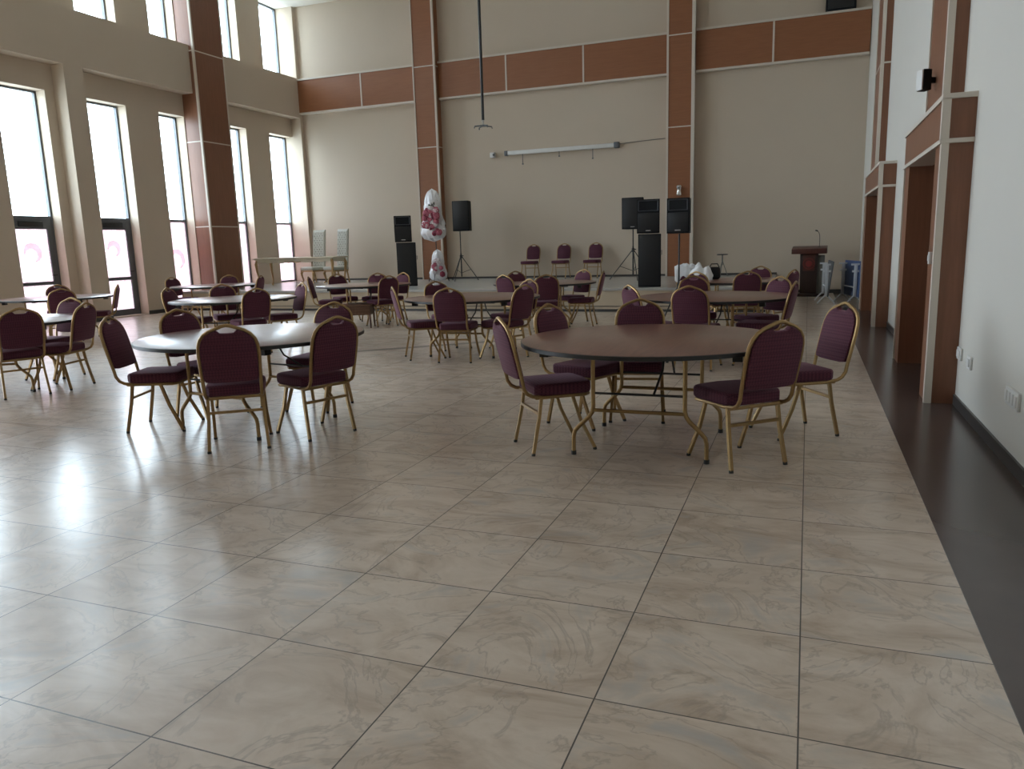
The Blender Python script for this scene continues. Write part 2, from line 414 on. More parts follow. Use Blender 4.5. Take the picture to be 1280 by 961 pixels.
# stage
struct('stage_floor', MB().box(XF, XS, YS, YB, ZS-.05, ZS), 'stage_top')
st = struct('stage_front', MB().box(XF, XS-.01, YS+.03, YS+.09, 0, ZS-.05).box(XS-.07, XS-.01, YS+.09, YB, 0, ZS-.05), 'stage_front')
MB().box(XF+.02, XS, YS+.015, YS+.03, 0, .05).box(XF+.02, XS, YS+.018, YS+.03, .105, .118).build('stage_baseboard', 'skirt', st)

# right wall with two portals
P1, P2, PL, PL2 = 4.38, 10.25, 2.60, 3.20
def rw(a, b_, z0, z1, x1=1.45): return (XR, x1, a, b_, z0, z1)
mb = MB().box(*rw(YN, P1+.2, -.06, ZC)).box(*rw(P1+PL-.2, P2+.2, -.06, ZC)).box(*rw(P2+PL2-.2, YB, -.06, ZC))
mb.box(*rw(P1+.2, P1+PL-.2, 2.2, ZC)).box(*rw(P2+.2, P2+PL2-.2, 2.2, ZC))
struct('wall_right', mb, 'wall_r')
mb = MB()
for a, b_ in ((YN, P1), (P1+PL, P2), (P2+PL2, YB)): mb.box(XR-.016, XR, a, b_, 0, .085)
struct('baseboard_right', mb, 'skirt')
def wood_portal(n, y0, off, PL):
    xf = .93; jw = .40; o = bpy.data.objects.new('door_%d' % n, None); COL.objects.link(o); o['kind'] = 'structure'
    o.location = (xf, y0, 0)
    def B(*q): return MB().box(*q)
    def L(mb_, nm, mt):
        mb_.v = [(x-xf, y-y0, z) for x, y, z in mb_.v]; return mb_.build(nm, mt, o)
    for a in (y0, y0+PL-jw): L(B(xf+.015, 1.44, a+.015, a+jw, 0, 2.12), 'door_jamb', 'panel_v')
    t = B(xf, xf+.055, y0, y0+.06, 0, 2.12); t.box(xf, xf+.055, y0+PL-.05, y0+PL, 0, 2.12)
    t.box(xf-.01, XR, y0-.012, y0+PL+.01, 2.10, 2.135); t.box(xf-.01, XR, y0-.012, y0+PL+.01, 2.435, 2.475); t.box(xf-.01, xf+.05, y0-.012, y0+.05, 2.13, 2.44)
    L(t, 'door_trim', 'trim')
    L(B(xf+.005, 1.44, y0+.003, y0+PL-.003, 2.125, 2.44), 'door_header', 'panel_v')
    # double leaf, set deep in the reveal
    ym = y0+PL/2
    for a, b_, hs in ((y0+jw, ym-.004, -1), (ym+.004, y0+PL-jw, 1)):
        d = B(1.36, 1.41, a, b_, .005, 2.12)
        for q in range(1, 4):
            yy = a+(b_-a)*q/4; d.box(1.352, 1.362, yy-.05, yy+.05, .12, 2.0)
        lf = L(d, 'door_leaf', 'door')
        h = MB().tube([(1.36-xf, ym+hs*.07-y0, 1.02), (1.31-xf, ym+hs*.07-y0, 1.02), (1.31-xf, ym+hs*.18-y0, 1.02)], .011); h.build('door_handle', 'chrome', lf)
    # tall clad pilaster standing over the header
    q0, q1, xq = y0+off, y0+off+1.1, 1.0
    L(B(xq+.012, XR, q0+.012, q1-.01, 2.475, ZC), 'pilaster', 'panel_v')
    t = B(xq, xq+.055, q0, q0+.06, 2.475, ZC).box(xq, xq+.03, q1-.05, q1, 2.475, ZC)
    for z in (4.25, 6.45): t.box(xq+.005, XR, q0+.004, q1-.002, z-.014, z+.014)
    L(t, 'pilaster_trim', 'trim')
    return o
wood_portal(3, P1, .62, PL); wood_portal(4, P2, 2.0, PL2)
# ------------------------------------------------------------------ banquet chairs
def chair_parts(t):
    g = 'gold'
    def yb(z): return -.285-(z-.47)*.235
    # arched back frame running down and forward under the seat
    half = [(.0, .927), (.03, .922), (.07, .906), (.115, .889), (.152, .866), (.180, .830), (.194, .785), (.199, .72), (.197, .60), (.193, .505)]
    pts = [(-x, yb(z), z) for x, z in reversed(half)] + [(x, yb(z), z) for x, z in half[1:]]
    low = lambda s: [(s*.192, -.285, .46), (s*.190, -.262, .425), (s*.189, -.225, .405), (s*.188, -.15, .395)]
    MB().tube(list(reversed(low(-1)))+pts+low(1), .0125, 8, square=False).build('back_frame', g, t)
    # upholstered back with the hand slot at its top
    out = [(0, .874), (.045, .876), (.068, .897), (.112, .880), (.145, .858), (.171, .823), (.184, .78), (.187, .70), (.184, .555), (.172, .528), (.12, .520), (0, .518)]
    poly = [(x, z) for x, z in out] + [(-x, z) for x, z in reversed(out[1:-1])]
    p = MB().prism(poly, .046, (0, -.023, 0), bev=.012, seg=2); p.v = [(x, y+yb(z), z) for x, y, z in p.v]; p.build('backrest', 'fabric', t)
    # seat pad
    o = [(-.205, .15), (-.19, .19), (-.15, .21), (0, .218), (.15, .21), (.19, .19), (.205, .15), (.20, -.17), (.17, -.205), (-.17, -.205), (-.20, -.17)]
    s = MB().prism(o, .082, (0, 0, .402), ex=(1, 0, 0), ey=(0, 1, 0), en=(0, 0, 1), bev=.022, seg=3)
    s.v = [(x, y, z+.012*(1-min(1, (x*x+y*y)/.05)) if z > .45 else z) for x, y, z in s.v]; s.build('seat', 'fabric', t)
    MB().tube([(-.19, -.20, .393), (-.19, .16, .393), (-.16, .19, .393), (.16, .19, .393), (.19, .16, .393), (.19, -.20, .393)], .0115, 8, closed=True).build('seat_frame', g, t)
    for s in (-1, 1):
        l = MB().tube([(s*.188, -.165, .392), (s*.192, -.185, .25), (s*.205, -.235, .012)], .011, square=True).build('leg', g, t)
        MB().tube([(s*.2048, -.2335, .018), (s*.2055, -.236, 0)], .0145, 8).build('foot_cap', 'black_metal', l)
        l = MB().tube([(s*.188, .06, .392), (s*.192, .115, .22), (s*.205, .215, .012)], .011, square=True).build('leg', g, t)
        MB().tube([(s*.2048, .2135, .018), (s*.2055, .216, 0)], .0145, 8).build('foot_cap', 'black_metal', l)
    MB().tube([(-.191, -.182, .285), (.191, -.182, .285)], .010, square=True).build('stretcher', g, t)

TB = dict(A=(-1.02, 2.52), B=(-4.26, 2.34), C=(-7.96, 6.40), D=(-11.9, 10.39), E=(-4.16, 6.56), F=(-7.96, 10.01),
          G=(-4.31, 10.03), H=(-1.04, 6.55), I=(-1.09, 10.12), J=(-12.19, 6.86), K=(-8.38, 3.11))
GRP = {'A': 'chairs around the nearest right table', 'B': 'chairs around the large table front left', 'C': 'chairs around the middle left table',
       'D': 'chairs around the table by the tall column', 'E': 'chairs around the centre table', 'F': 'chairs around the stage table on the left',
       'G': 'chairs around the stage table in the middle', 'H': 'chairs around the second right table', 'I': 'chairs around the table near the lectern',
       'J': 'chairs around the table by the glass doors', 'K': 'chairs around the table at the left edge'}
# (table, x, y, heading) for the near ones, (table, radius, bearing in degrees, extra turn) for the rest
NEAR = [
 ('A', -1.65, 2.29, -.91, 'burgundy banquet chair seen from the side at the left end of the nearest right table'),
 ('A', -1.62, 3.03, -1.95, 'burgundy banquet chair behind the left part of the nearest right table, facing the camera'),
 ('A', -1.27, 3.30, 3.30, 'burgundy banquet chair directly behind the middle of the nearest right table'),
 ('A', -.42, 2.245, .74, 'burgundy banquet chair closest to the camera on the right, its patterned back turned to us'),
 ('A', -.09, 3.09, 2.12, 'rightmost burgundy banquet chair, beside the dark floor border, its seat facing left'),
 ('B', -4.98, 2.05, -1.18, 'dark banquet chair side-on at the left end of the front left table, seat facing right'),
 ('B', -4.92, 2.52, -1.78, 'dark banquet chair tucked behind the left half of the front left table'),
 ('B', -3.955, 1.745, .64, 'dark banquet chair in front of the front left table, full back to the camera'),
 ('B', -3.615, 2.20, 1.20, 'dark banquet chair at the right end of the front left table, back turned to us'),
]
FAR = [
 ('B', .68, 80, .25, 'banquet chair behind the front left table, its arched top peeping over another chair'),
 ('C', .65, 194, 0, 'banquet chair at the left end of the middle left table, facing right'),
 ('C', .65, 140, 0, 'banquet chair behind the middle left table, its dark back rising over the far rim'),
 ('C', .65, 326, .1, 'dark banquet chair on the near right side of the middle left table, back to us'),
 ('C', .65, 46, .25, 'purple-lit banquet chair side-on at the right end of the middle left table, facing left'),
 ('D', .95, 174, 0, 'dark banquet chair at the left end of the table by the tall column'),
 ('D', .65, 110, .2, 'dark banquet chair behind the table by the tall column, before the column face'),
 ('D', .65, 16, 0, 'banquet chair seen edge-on at the right end of the table by the tall column'),
 ('E', .68, 226, -.15, 'banquet chair at the left end of the centre table, lit pinkish, seat facing right'),
 ('E', .65, 278, 0, 'burgundy banquet chair in front of the centre table, whole back towards the camera'),
 ('E', .65, 144, 0, 'banquet chair behind the centre table, its top just above the far rim'),
 ('E', .66, 328, .2, 'burgundy banquet chair at the right end of the centre table, seat facing left'),
 ('E', .65, 62, 0, 'pinkish banquet chair behind the right end of the centre table, partly behind another chair'),
 ('F', .65, 205, 0, 'purple-lit banquet chair at the left end of the stage table on the left, facing right'),
 ('F', .95, 146, 0, 'dark navy-looking banquet chair behind the stage table on the left, below the tufted chairs'),
 ('F', .65, 106, 0, 'small reddish banquet chair behind the stage table on the left, against the cream stage front'),
 ('F', .65, 328, 0, 'dark banquet chair at the near right of the left stage table, back to us'),
 ('F', .65, 72, 0, 'pink-lit narrow banquet chair in front of the left black speaker stack'),
 ('G', .65, 140, 0, 'dark banquet chair behind the left side of the middle stage table'),
 ('G', .65, 248, 0, 'purple-lit banquet chair at the near left of the middle stage table, behind the centre table'),
 ('G', .75, 290, 0, 'dark banquet chair in front of the middle stage table, back to us with gold stretcher'),
 ('G', .65, 64, 0, 'small pink-lit banquet chair behind the middle stage table, gold arch shining'),
 ('G', .66, 0, .1, 'banquet chair at the right end of the middle stage table, side-on and facing left'),
 ('H', .75, 222, 0, 'banquet chair at the left end of the second right table, a narrow reddish back'),
 ('H', .65, 262, 0, 'burgundy banquet chair in front of the second right table, its whole back to us'),
 ('H', .95, 108, 0, 'banquet chair behind the second right table, its arch overlapping the chair in front'),
 ('H', .60, 330, .35, 'burgundy banquet chair at the right end of the second right table, seat facing left'),
 ('H', .68, 48, 0, 'banquet chair behind the second right table, pale gold arch above its right chair'),
 ('I', .65, 284, 0, 'burgundy banquet chair in front of the table near the lectern, back to us'),
 ('I', .65, 72, 0, 'banquet chair behind the table near the lectern, its top against the wall'),
 ('I', .72, 318, .3, 'banquet chair at the right end of the farthest right table, just left of the lectern'),
 ('I', .68, 242, 0, 'banquet chair at the near left of the farthest right table, gold arch below white cloth'),
 ('J', .85, 140, 0, 'dark banquet chair behind the table by the glass doors, in front of the first door'),
 ('J', .68, 326, 0, 'dark banquet chair in front of the table by the glass doors, back to us'),
 ('J', .62, 28, .2, 'purple-lit banquet chair at the right end of the table by the glass doors, facing left'),
 ('J', .68, 246, 0, 'banquet chair cut by the left photo edge at the table by the glass doors'),
 ('K', .66, 336, 0, 'big dark banquet chair at the left photo edge, nearest there, back to us'),
 ('K', .68, 14, .05, 'dark banquet chair right of the left edge table, seat facing left'),
 ('K', .65, 96, 0, 'pinkish banquet chair behind the left edge table, its rounded top between two dark chairs'),
]
proto = None
CLOTH_CHAIR = (-2.08, 11.85, .08)
def place_chair(x, y, rz, label, group, z=0):
    global proto
    if proto is None:
        proto = thing('banquet_chair', (x, y, z), rz, label, 'chair', group); chair_parts(proto); return proto
    return dup(proto, (x, y, z), rz, label, group)
for tb, x, y, h, lab in NEAR: place_chair(x, y, h, lab, GRP[tb])
for tb, rc, ph, dh, lab in FAR:
    a = math.radians(ph); t = TB[tb]
    place_chair(t[0]+rc*math.cos(a), t[1]+rc*math.sin(a), a+PI/2+dh, lab, GRP[tb])
place_chair(*CLOTH_CHAIR, 'brown-lit banquet chair with a white cloth over its back, beside the black speaker pole', GRP['I'])
for x, rz, lab in ((-7.20, 3.13, 'leftmost of the three burgundy chairs lined up on the stage against the back wall'),
                   (-6.31, 3.12, 'middle one of the three burgundy chairs lined up on the stage against the back wall'),
                   (-5.42, 3.10, 'rightmost of the three burgundy chairs lined up on the stage against the back wall')):
    place_chair(x, 17.35, rz, lab, 'chairs lined up on the stage', ZS)

# ------------------------------------------------------------------ round folding tables
def table_parts(t):
    R_ = .90
    MB().lathe([(R_-.012, .727), (R_-.006, .7285), (R_-.006, .750), (R_-.010, .752)], n=96).build('tabletop', 'tabletop', t)
    MB().lathe([(R_-.006, .722), (R_, .724), (R_, .748), (R_-.006, .7505), (R_-.006, .722)], n=96, cap=False).build('edge_band', 'black_edge', t)
    u = MB().box(-.42, .42, -.30, -.26, .685, .727).box(-.42, .42, .26, .30, .685, .727).box(-.03, .03, -.7, .7, .70, .727)
    for sx in (-1, 1):
        for sy_ in (-1, 1): u.box(sx*.62-.03, sx*.62+.03, sy_*.45-.03, sy_*.45+.03, .67, .727)
    u.build('underframe', 'black_edge', t)
    for sy_ in (-1, 1):
        y = sy_*.42
        for sx in (-1, 1):
            l = MB().tube([(sx*.30, y, .725), (sx*.30, y, .34), (sx*.308, y, .30), (sx*.33, y, .268), (sx*.405, y, .195), (sx*.43, y, .165), (sx*.438, y, .13), (sx*.44, y, .012)], .0145, 10).build('leg', 'gold', t)
            MB().tube([(sx*.44, y, .028), (sx*.44, y, 0)], .018, 10).build('foot_cap', 'black_metal', l)
        MB().tube([(-.30, y, .315), (.30, y, .315)], .0125, 8).build('crossbar', 'gold', t)
        MB().tube([(.10, y, .43), (.12, sy_*.20, .56), (.12, sy_*.12, .69)], .008, 6).tube([(-.30, y, .43), (.30, y, .43)], .008, 6).build('brace', 'black_metal', t)
TL = {'A': 'round folding table nearest on the right, reddish brown top with black rim', 'B': 'round folding table front left, its top glaring white with window light',
      'C': 'round folding table in the second row left, pale reflecting top', 'D': 'round folding table by the tall clad column, seen edge-on',
      'E': 'round folding table in the centre of the hall, brown top', 'F': 'round folding table in front of the stage on the left, below the black speaker stack',
      'G': 'round folding table in front of the stage in the middle, below the three stage chairs', 'H': 'round folding table second from the camera on the right',
      'I': 'round folding table farthest on the right, near the lectern, a black bag on it', 'J': 'round folding table by the two glass doors on the left',
      'K': 'round folding table at the left edge, mostly hidden by two dark chairs'}
TROT = dict(A=0, B=-.15, C=.3, D=.2, E=.02, F=.5, G=.25, H=-.1, I=.15, J=.4, K=.55)
tp = None
for k, (x, y) in TB.items():
    if tp is None:
        tp = thing('banquet_table', (x, y, 0), TROT[k], TL[k], 'table', 'round folding banquet tables'); table_parts(tp)
    else: dup(tp, (x, y, 0), TROT[k], TL[k])

# ------------------------------------------------------------------ loudspeakers
def speaker(name, loc, rz, w, d, h, label, horn=True, badge=True, group=None, tilt=0, sub=False):
    t = thing(name, loc, rz, label, 'speaker', group)          # front faces local -y
    out = [(-w/2, 0), (w/2, 0), (w/2*.80, d), (-w/2*.80, d)]
    MB().prism(out, h, (0, -d/2, 0), ex=(1, 0, 0), ey=(0, 1, 0), en=(0, 0, 1), bev=.008).build('cabinet', 'black_box', t)
    g = MB().box(-w/2+.02, w/2-.02, -d/2-.012, -d/2+.002, .03, h*(.62 if horn else 1)-.02, .006)
    g = g.build('grille', 'grille', t)
    if horn:
        hb = MB(); z0, z1 = h*.66, h-.03; a = w/2-.03
        pts0 = [(-a, z0), (a, z0), (a, z1), (-a, z1)]; b_ = .35
        zc = (z0+z1)/2; pts1 = [(-a*.35, zc-.03), (a*.35, zc-.03), (a*.35, zc+.03), (-a*.35, zc+.03)]
        vs = [(x, -d/2-.010, z) for x, z in pts0]+[(x, -d/2+.07, z) for x, z in pts1]
        vs += [(x*1.02, -d/2+.001, z0+(z-z0)) for x, z in pts0]
        fs = [(0, 1, 5, 4), (1, 2, 6, 5), (2, 3, 7, 6), (3, 0, 4, 7), (4, 5, 6, 7)]
        hb.add(vs[:8], fs); 
        for p, q in zip(pts0, pts0[1:]+pts0[:1]): hb.tube([(p[0], -d/2-.006, p[1]), (q[0], -d/2-.006, q[1])], .008, 6)
        hb.build('horn', 'horn', t)
    if badge:
        MB().box(-.05, .05, -d/2-.018, -d/2-.011, .045, .062, .003).build('badge', 'silver', g)
    if sub:
        MB().box(-w/2-.004, -w/2+.004, -.06, .06, h*.6, h*.6+.1).box(w/2-.004, w/2+.004, -.06, .06, h*.6, h*.6+.1).build('side_handle', 'black_metal', t)
    return t
def tripod(loc, h, label, spread=.5, hub=.72, rz=0):
    t = thing('speaker_stand', loc, rz, label, 'speaker stand')
    MB().tube([(0, 0, .12), (0, 0, hub+.1)], .019, 10).tube([(0, 0, hub+.1), (0, 0, h)], .015, 10).build('pole', 'black_metal', t)
    MB().lathe([(.02, 0), (.036, .01), (.036, .09), (.02, .11)], (0, 0, hub-.05), 14).build('collar', 'black_metal', t)
    MB().tube([(.03, 0, hub+.02), (.075, 0, hub+.02)], .012, 8).build('knob', 'black_metal', t)
    for k in range(3):
        a = 2*PI*k/3+.5; c, s = math.cos(a), math.sin(a)
        MB().tube([(c*.025, s*.025, hub), (c*spread, s*spread, .012)], .011, 8).build('leg', 'black_metal', t)
        MB().tube([(0, 0, .22), (c*spread*.55, s*spread*.55, hub*.45+.01)], .007, 6).build('brace', 'black_metal', t)
    return t
speaker('subwoofer', (-9.44, 14.5, ZS), .42, .48, .55, 1.07, 'tall black bass cabinet at the bottom of the left speaker stack on the stage', horn=False, badge=False, sub=True)
speaker('loudspeaker', (-9.52, 14.5, ZS+1.085), .46, .42, .38, .64, 'black loudspeaker on top of the left bass cabinet')
speaker('subwoofer', (-3.08, 13.3, ZS), .12, .46, .52, 1.07, 'tall black bass cabinet at the bottom of the right speaker stack, at the stage edge', horn=False, badge=False, sub=True)
speaker('loudspeaker', (-3.11, 13.3, ZS+1.085), .10, .46, .40, .68, 'black loudspeaker on top of the right bass cabinet, silver badge below')
tripod((-8.88, 16.5, ZS), 1.34, 'black tripod stand on the stage left, right of the flower stand', .46, .66)
speaker('loudspeaker', (-8.78, 16.5, ZS+1.345), .12, .46, .38, .79, 'black loudspeaker on a tripod right of the flower stand', horn=False, badge=False)
tripod((-4.02, 16.0, ZS), 1.22, 'black tripod stand on the stage behind the right speaker stack', .62, .72, .4)
speaker('loudspeaker', (-4.0, 16.0, ZS+1.225), .05, .52, .40, .74, 'black loudspeaker on a tripod, half hidden behind the right speaker stack', horn=False, badge=True)
tripod((-2.13, 10.95, 0), 1.52, 'black speaker stand on the floor in front of the right brown pillar', .30, .60, .2)
speaker('loudspeaker', (-2.12, 10.95, 1.525), -.05, .385, .34, .595, 'black loudspeaker on a pole in front of the right brown pillar')
t = thing('wall_speaker', (.995, 5.62, 2.79), .45, 'small black wall speaker with a white front, on the near right brown pilaster', 'speaker')
MB().box(-.125, -.045, -.05, .05, -.092, .092, .006).build('cabinet', 'black_box', t)
MB().box(-.138, -.124, -.046, .046, -.088, .088, .004).build('grille', 'white_plastic', t); MB().box(-.05, .016, -.02, .02, -.025, .025).build('bracket', 'black_metal', t)
# dark box on the band, top right
t = thing('air_vent', (.48, 17.97, 6.57), 0, 'dark box resting on the brown band in the top right of the back wall', 'vent')
MB().box(-.33, .33, -.13, 0, 0, .75, .01).build('casing', 'black_box', t); MB().box(-.28, .28, -.142, -.128, .05, .7, .004).build('grille', 'grille', t)

# ------------------------------------------------------------------ stage furniture
def cabriole(x, y, h, s, sy_, r=.028):
    return MB().tube([(x, y, h), (x+s*.035, y+sy_*.02, h*.86), (x+s*.02, y+sy_*.012, h*.6), (x-s*.012, y, h*.3), (x-s*.005, y, h*.12), (x+s*.028, y+sy_*.02, .035), (x+s*.035, y+sy_*.025, 0)],
                     [r*1.25, r*1.35, r, r*.72, r*.6, r*.8, r*.85], 10)
t = thing('ceremony_table', (-13.15, 15.15, ZS), .06, 'long ivory and gilt ornate table with curved legs on the stage by the windows', 'table')
MB().box(-1.28, 1.28, -.40, .40, .735, .775, .012).build('tabletop', 'ivory', t)
ap = []
for i in range(41):
    u = i/40; ap.append((-1.2+2.4*u, .735-.055-.045*abs(math.sin(u*PI*3))**2-.06*max(0, math.cos(u*PI*6))))
poly = [(-1.2, .735)]+ap+[(1.2, .735)]
MB().prism(poly, .022, (0, -.36, 0)).prism(poly, .022, (0, .34, 0)).box(-1.2, -1.18, -.36, .36, .64, .735).box(1.18, 1.2, -.36, .36, .64, .735).build('apron', 'ivory', t)
for sx in (-1, 1):
    for sy_ in (-1, 1): cabriole(sx*1.17, sy_*.33, .70, sx, sy_, .032).build('leg', 'gilt', t)
MB().tube([(-.25, -.385, .66), (-.12, -.39, .64), (0, -.392, .67), (.12, -.39, .64), (.25, -.385, .66)], .012, 8).build('carving', 'gilt', t)
def throne(x, y, rz, label):
    t = thing('tufted_chair', (x, y, ZS), rz, label, 'chair', 'tall tufted chairs at the ceremony table')
    W_, z0, z1 = .50, .46, 1.52; nx, nz = 24, 48; vs = []; fs = []; btn = []
    def yy(z): return -.22-(z-.46)*.10
    for j in range(nz+1):
        for i in range(nx+1):
            x_ = -W_/2+W_*i/nx; z_ = z0+(z1-z0)*j/nz
            p = abs(math.sin((x_/.11+z_/.13)*PI))*abs(math.sin((x_/.11-z_/.13)*PI))
            e = min(1, min(x_+W_/2, W_/2-x_)/.03)*min(1, min(z_-z0, z1-z_)/.03)
            vs.append((x_, yy(z_)+.02+.035*e*(.45+.55*math.sqrt(p)), z_))
    for j in range(nz):
        for i in range(nx): a = j*(nx+1)+i; fs.append((a, a+1, a+nx+2, a+nx+1))
    b = MB(); b.add(vs, fs); tb_ = b.build('tufted_back', 'tuft', t, 80)
    bb = MB().prism([(-W_/2, z0-.03), (W_/2, z0-.03), (W_/2, z1+.02), (-W_/2, z1+.02)], .04, (0, -.02, 0), bev=.01); bb.v = [(q[0], q[1]+yy(q[2]), q[2]) for q in bb.v]; bb.build('back_shell', 'tuft', t)
    bme = None
    for j in range(-20, 24):
        for i in range(-6, 7):
            xx, zz = .055*i, .065*j
            if (i+j) % 2 == 0 and abs(xx) < W_/2-.03 and z0+.05 < zz < z1-.04:
                if bme is None: o = MB().ico((0, 0, 0), .012, 1).build('button', 'button', tb_); bme = o.data
                else: o = bpy.data.objects.new('button', bme); COL.objects.link(o); o.parent = tb_
                o.location = (xx, yy(zz)+.045, zz)
    MB().box(-.27, .27, -.24, .30, .37, .47, .03, 3).build('seat', 'tuft', t)
    MB().box(-.255, .255, -.23, .29, .33, .372, .008).build('seat_rail', 'gilt', t)
    for sx in (-1, 1):
        cabriole(sx*.22, .25, .335, sx, 1, .026).build('leg', 'gilt', t); MB().tube([(sx*.22, -.20, .335), (sx*.225, -.26, 0)], [.024, .018], 8).build('leg', 'gilt', t)
    return t
throne(-13.72, 16.55, PI-.22, 'tall pale tufted chair behind the ornate stage table, the left one nearer the window')
throne(-12.86, 16.45, PI-.35, 'tall pale tufted chair behind the ornate stage table, the right one against cream wall')

# flower stand
t = thing('flower_stand', (-9.58, 16.35, ZS), .1, 'two-tier foil-wrapped flower stand in front of the left brown pillar', 'flower arrangement')
MB().tube([(0, .06, 0), (.01, .06, 1.0), (-.02, .05, 1.9)], .014, 8).tube([(-.3, .2, 0), (0, .06, .75)], .011, 8).tube([(.3, .2, 0), (0, .06, .75)], .011, 8).tube([(0, -.22, 0), (0, .06, .5)], .011, 8).build('stand', 'black_metal', t)
def foil(zb, zt, wb, wt, cx, nm):
    nz, na = 18, 40; vs = []; fs = []
    for j in range(nz+1):
        v = j/nz; z = zb+(zt-zb)*v; w = (wb+(wt-wb)*v)*(1+.06*math.sin(v*9)); w *= math.sqrt(max(.0, 1-(2*v-1)**6))*.97+.03
        for i in range(na):
            a = 2*PI*i/na; r = 1+(.08+.10*v*(1-v))*math.sin(a*13+v*17)+.07*mnoise.noise(Vector((math.cos(a)*3, math.sin(a)*3, v*9+zb)))
            vs.append((cx+w*r*math.cos(a), .0+w*.32*r*math.sin(a), z+.02*math.sin(a*7)))
    for j in range(nz):
        for i in range(na): fs.append((j*na+i, j*na+(i+1) % na, (j+1)*na+(i+1) % na, (j+1)*na+i))
    fs += [tuple(range(na-1, -1, -1)), tuple(nz*na+i for i in range(na))]
    m_ = MB(); m_.add(vs, fs); return m_.build('foil_wrap', 'foil', t, 25)
up_ = foil(1.10, 2.48, .37, .17, -.02, 'u'); lo_ = foil(.02, .86, .27, .12, .06, 'l')
rose_me = {}
def rose(x, z, y, r, mt, par):
    if mt not in rose_me:
        m_ = MB().ico((0, 0, 0), 1, 3, (1, .75, 1), lambda c: 1+.16*math.sin(9*math.atan2(c.z, c.x)+8*c.y)+.10*math.sin(13*c.x+5))
        o = m_.build('flower', mt, par, 60); rose_me[mt] = o.data
    else:
        o = bpy.data.objects.new('flower', rose_me[mt]); COL.objects.link(o); o.parent = par
    o.location = (x, y, z); o.scale = (r, r, r); o.rotation_euler = (0, random.random()*6, 0)
rr_ = random.Random(3)
for k in range(38):
    v = rr_.random()**.8; z = 1.27+.72*v; w = .29-.16*v; x = (rr_.random()*2-1)*w-.02
    rose(x, z, -.12-.03*rr_.random(), .062+.024*rr_.random(), ('rose_pink', 'rose_red', 'rose_white', 'rose_pink')[k % 4], up_)
for k in range(15):
    v = rr_.random(); z = .20+.40*v; w = .18-.09*v; x = (rr_.random()*2-1)*w+.06
    rose(x, z, -.09-.02*rr_.random(), .052+.022*rr_.random(), ('rose_pink', 'rose_white', 'rose_red')[k % 3], lo_)
lf_ = MB()
for k in range(12):
    x = -.10+.16*rr_.random(); z = 1.92+.28*rr_.random(); a = rr_.random()*6
    lf_.tube([(x, -.07, z), (x+.05*math.cos(a), -.10, z+.05*math.sin(a)), (x+.10*math.cos(a), -.09, z+.10*math.sin(a))], [.004, .02, .003], 6)
lf_.build('leaves', 'leaf', t)

# slim pedestal stand near the right part of the stage
t = thing('tripod_stool', (-2.02, 17.2, ZS), 0, 'small thin-legged stand with flat top on the stage, right of the right pillar', 'stand')
MB().lathe([(.13, .53), (.135, .535), (.135, .555), (.12, .56)], n=24).build('top_plate', 'black_metal', t); MB().tube([(0, 0, .53), (0, 0, .28)], .018, 8).build('post', 'grey_panel', t)
for k in range(3):
    a = 2*PI*k/3+.3; MB().tube([(0, 0, .40), (.14*math.cos(a), .14*math.sin(a), 0)], .009, 6).build('leg', 'grey_panel', t)

# low wooden stool below the stage table on the left
t = thing('low_table', (-7.72, 9.35, 0), .35, 'low brown wooden table standing under the stage table on the left', 'side table')
MB().box(-.30, .30, -.22, .22, .40, .43, .008).build('tabletop', 'walnut', t)
ap_ = MB().box(-.27, .27, -.20, -.18, .24, .40).box(-.27, .27, .18, .20, .24, .40).box(-.27, -.25, -.18, .18, .24, .40).box(.25, .27, -.18, .18, .24, .40)
for k in range(9): ap_.box(-.24+.06*k-.006, -.24+.06*k+.006, -.206, -.2, .25, .39)
ap_.build('apron', 'walnut', t)
for sx in (-1, 1):
    for sy_ in (-1, 1): MB().tube([(sx*.25, sy_*.17, .40), (sx*.27, sy_*.19, 0)], [.024, .015], 8).build('leg', 'walnut', t)

# ------------------------------------------------------------------ lectern corner
t = thing('lectern', (.02, 17.0, 0), -.04, 'dark wooden lectern with a red round emblem, against the back wall on the right', 'lectern')
MB().box(-.30, .36, -.26, .24, 0, .07, .01).build('base', 'lectern', t)
MB().prism([(-.19, .07), (.17, .07), (.19, 1.0), (-.21, 1.0)], .34, (0, -.16, 0), bev=.006).build('column', 'lectern', t)
MB().prism([(-.14, .60), (.12, .60), (.13, .99), (-.15, .99)], .012, (0, -.172, 0), bev=.003).build('front_panel', 'lectern_red', t)
MB().box(.172, .33, -.10, .20, .07, .96, .005).build('side_panel', 'grey_panel', t)
tt = MB().box(-.40, .38, -.28, .24, 1.0, 1.12, .012); tt.v = [(x, y, z+(y+.28)*.12 if z > 1.05 else z) for x, y, z in tt.v]; tt.build('reading_top', 'lectern_red', t)
em = MB().lathe([(.118, 0), (.132, 0), (.132, .008), (.118, .008), (.118, 0)], n=40, cap=False).lathe([(.075, 0), (.07, .010), (.02, .014), (.002, .014)], n=32)
for k in range(16):
    a = 2*PI*k/16; em.tube([(.083*math.cos(a), .083*math.sin(a), .004), (.108*math.cos(a), .108*math.sin(a), .004)], .006, 6)
em.v = [(x-.01, -.176-z, .77+y) for x, y, z in em.v]; em.build('emblem', 'emblem', t)
t = thing('microphone', (.22, 17.02, 1.138), 0, 'thin gooseneck microphone standing on the lectern top', 'microphone')
MB().lathe([(.045, 0), (.045, .015), (.03, .022)], n=20).build('base', 'black_metal', t)
MB().tube([(0, 0, .02), (.005, 0, .16), (0, 0, .28), (-.02, -.01, .35), (-.05, -.02, .385)], .007, 8).build('gooseneck', 'black_metal', t)
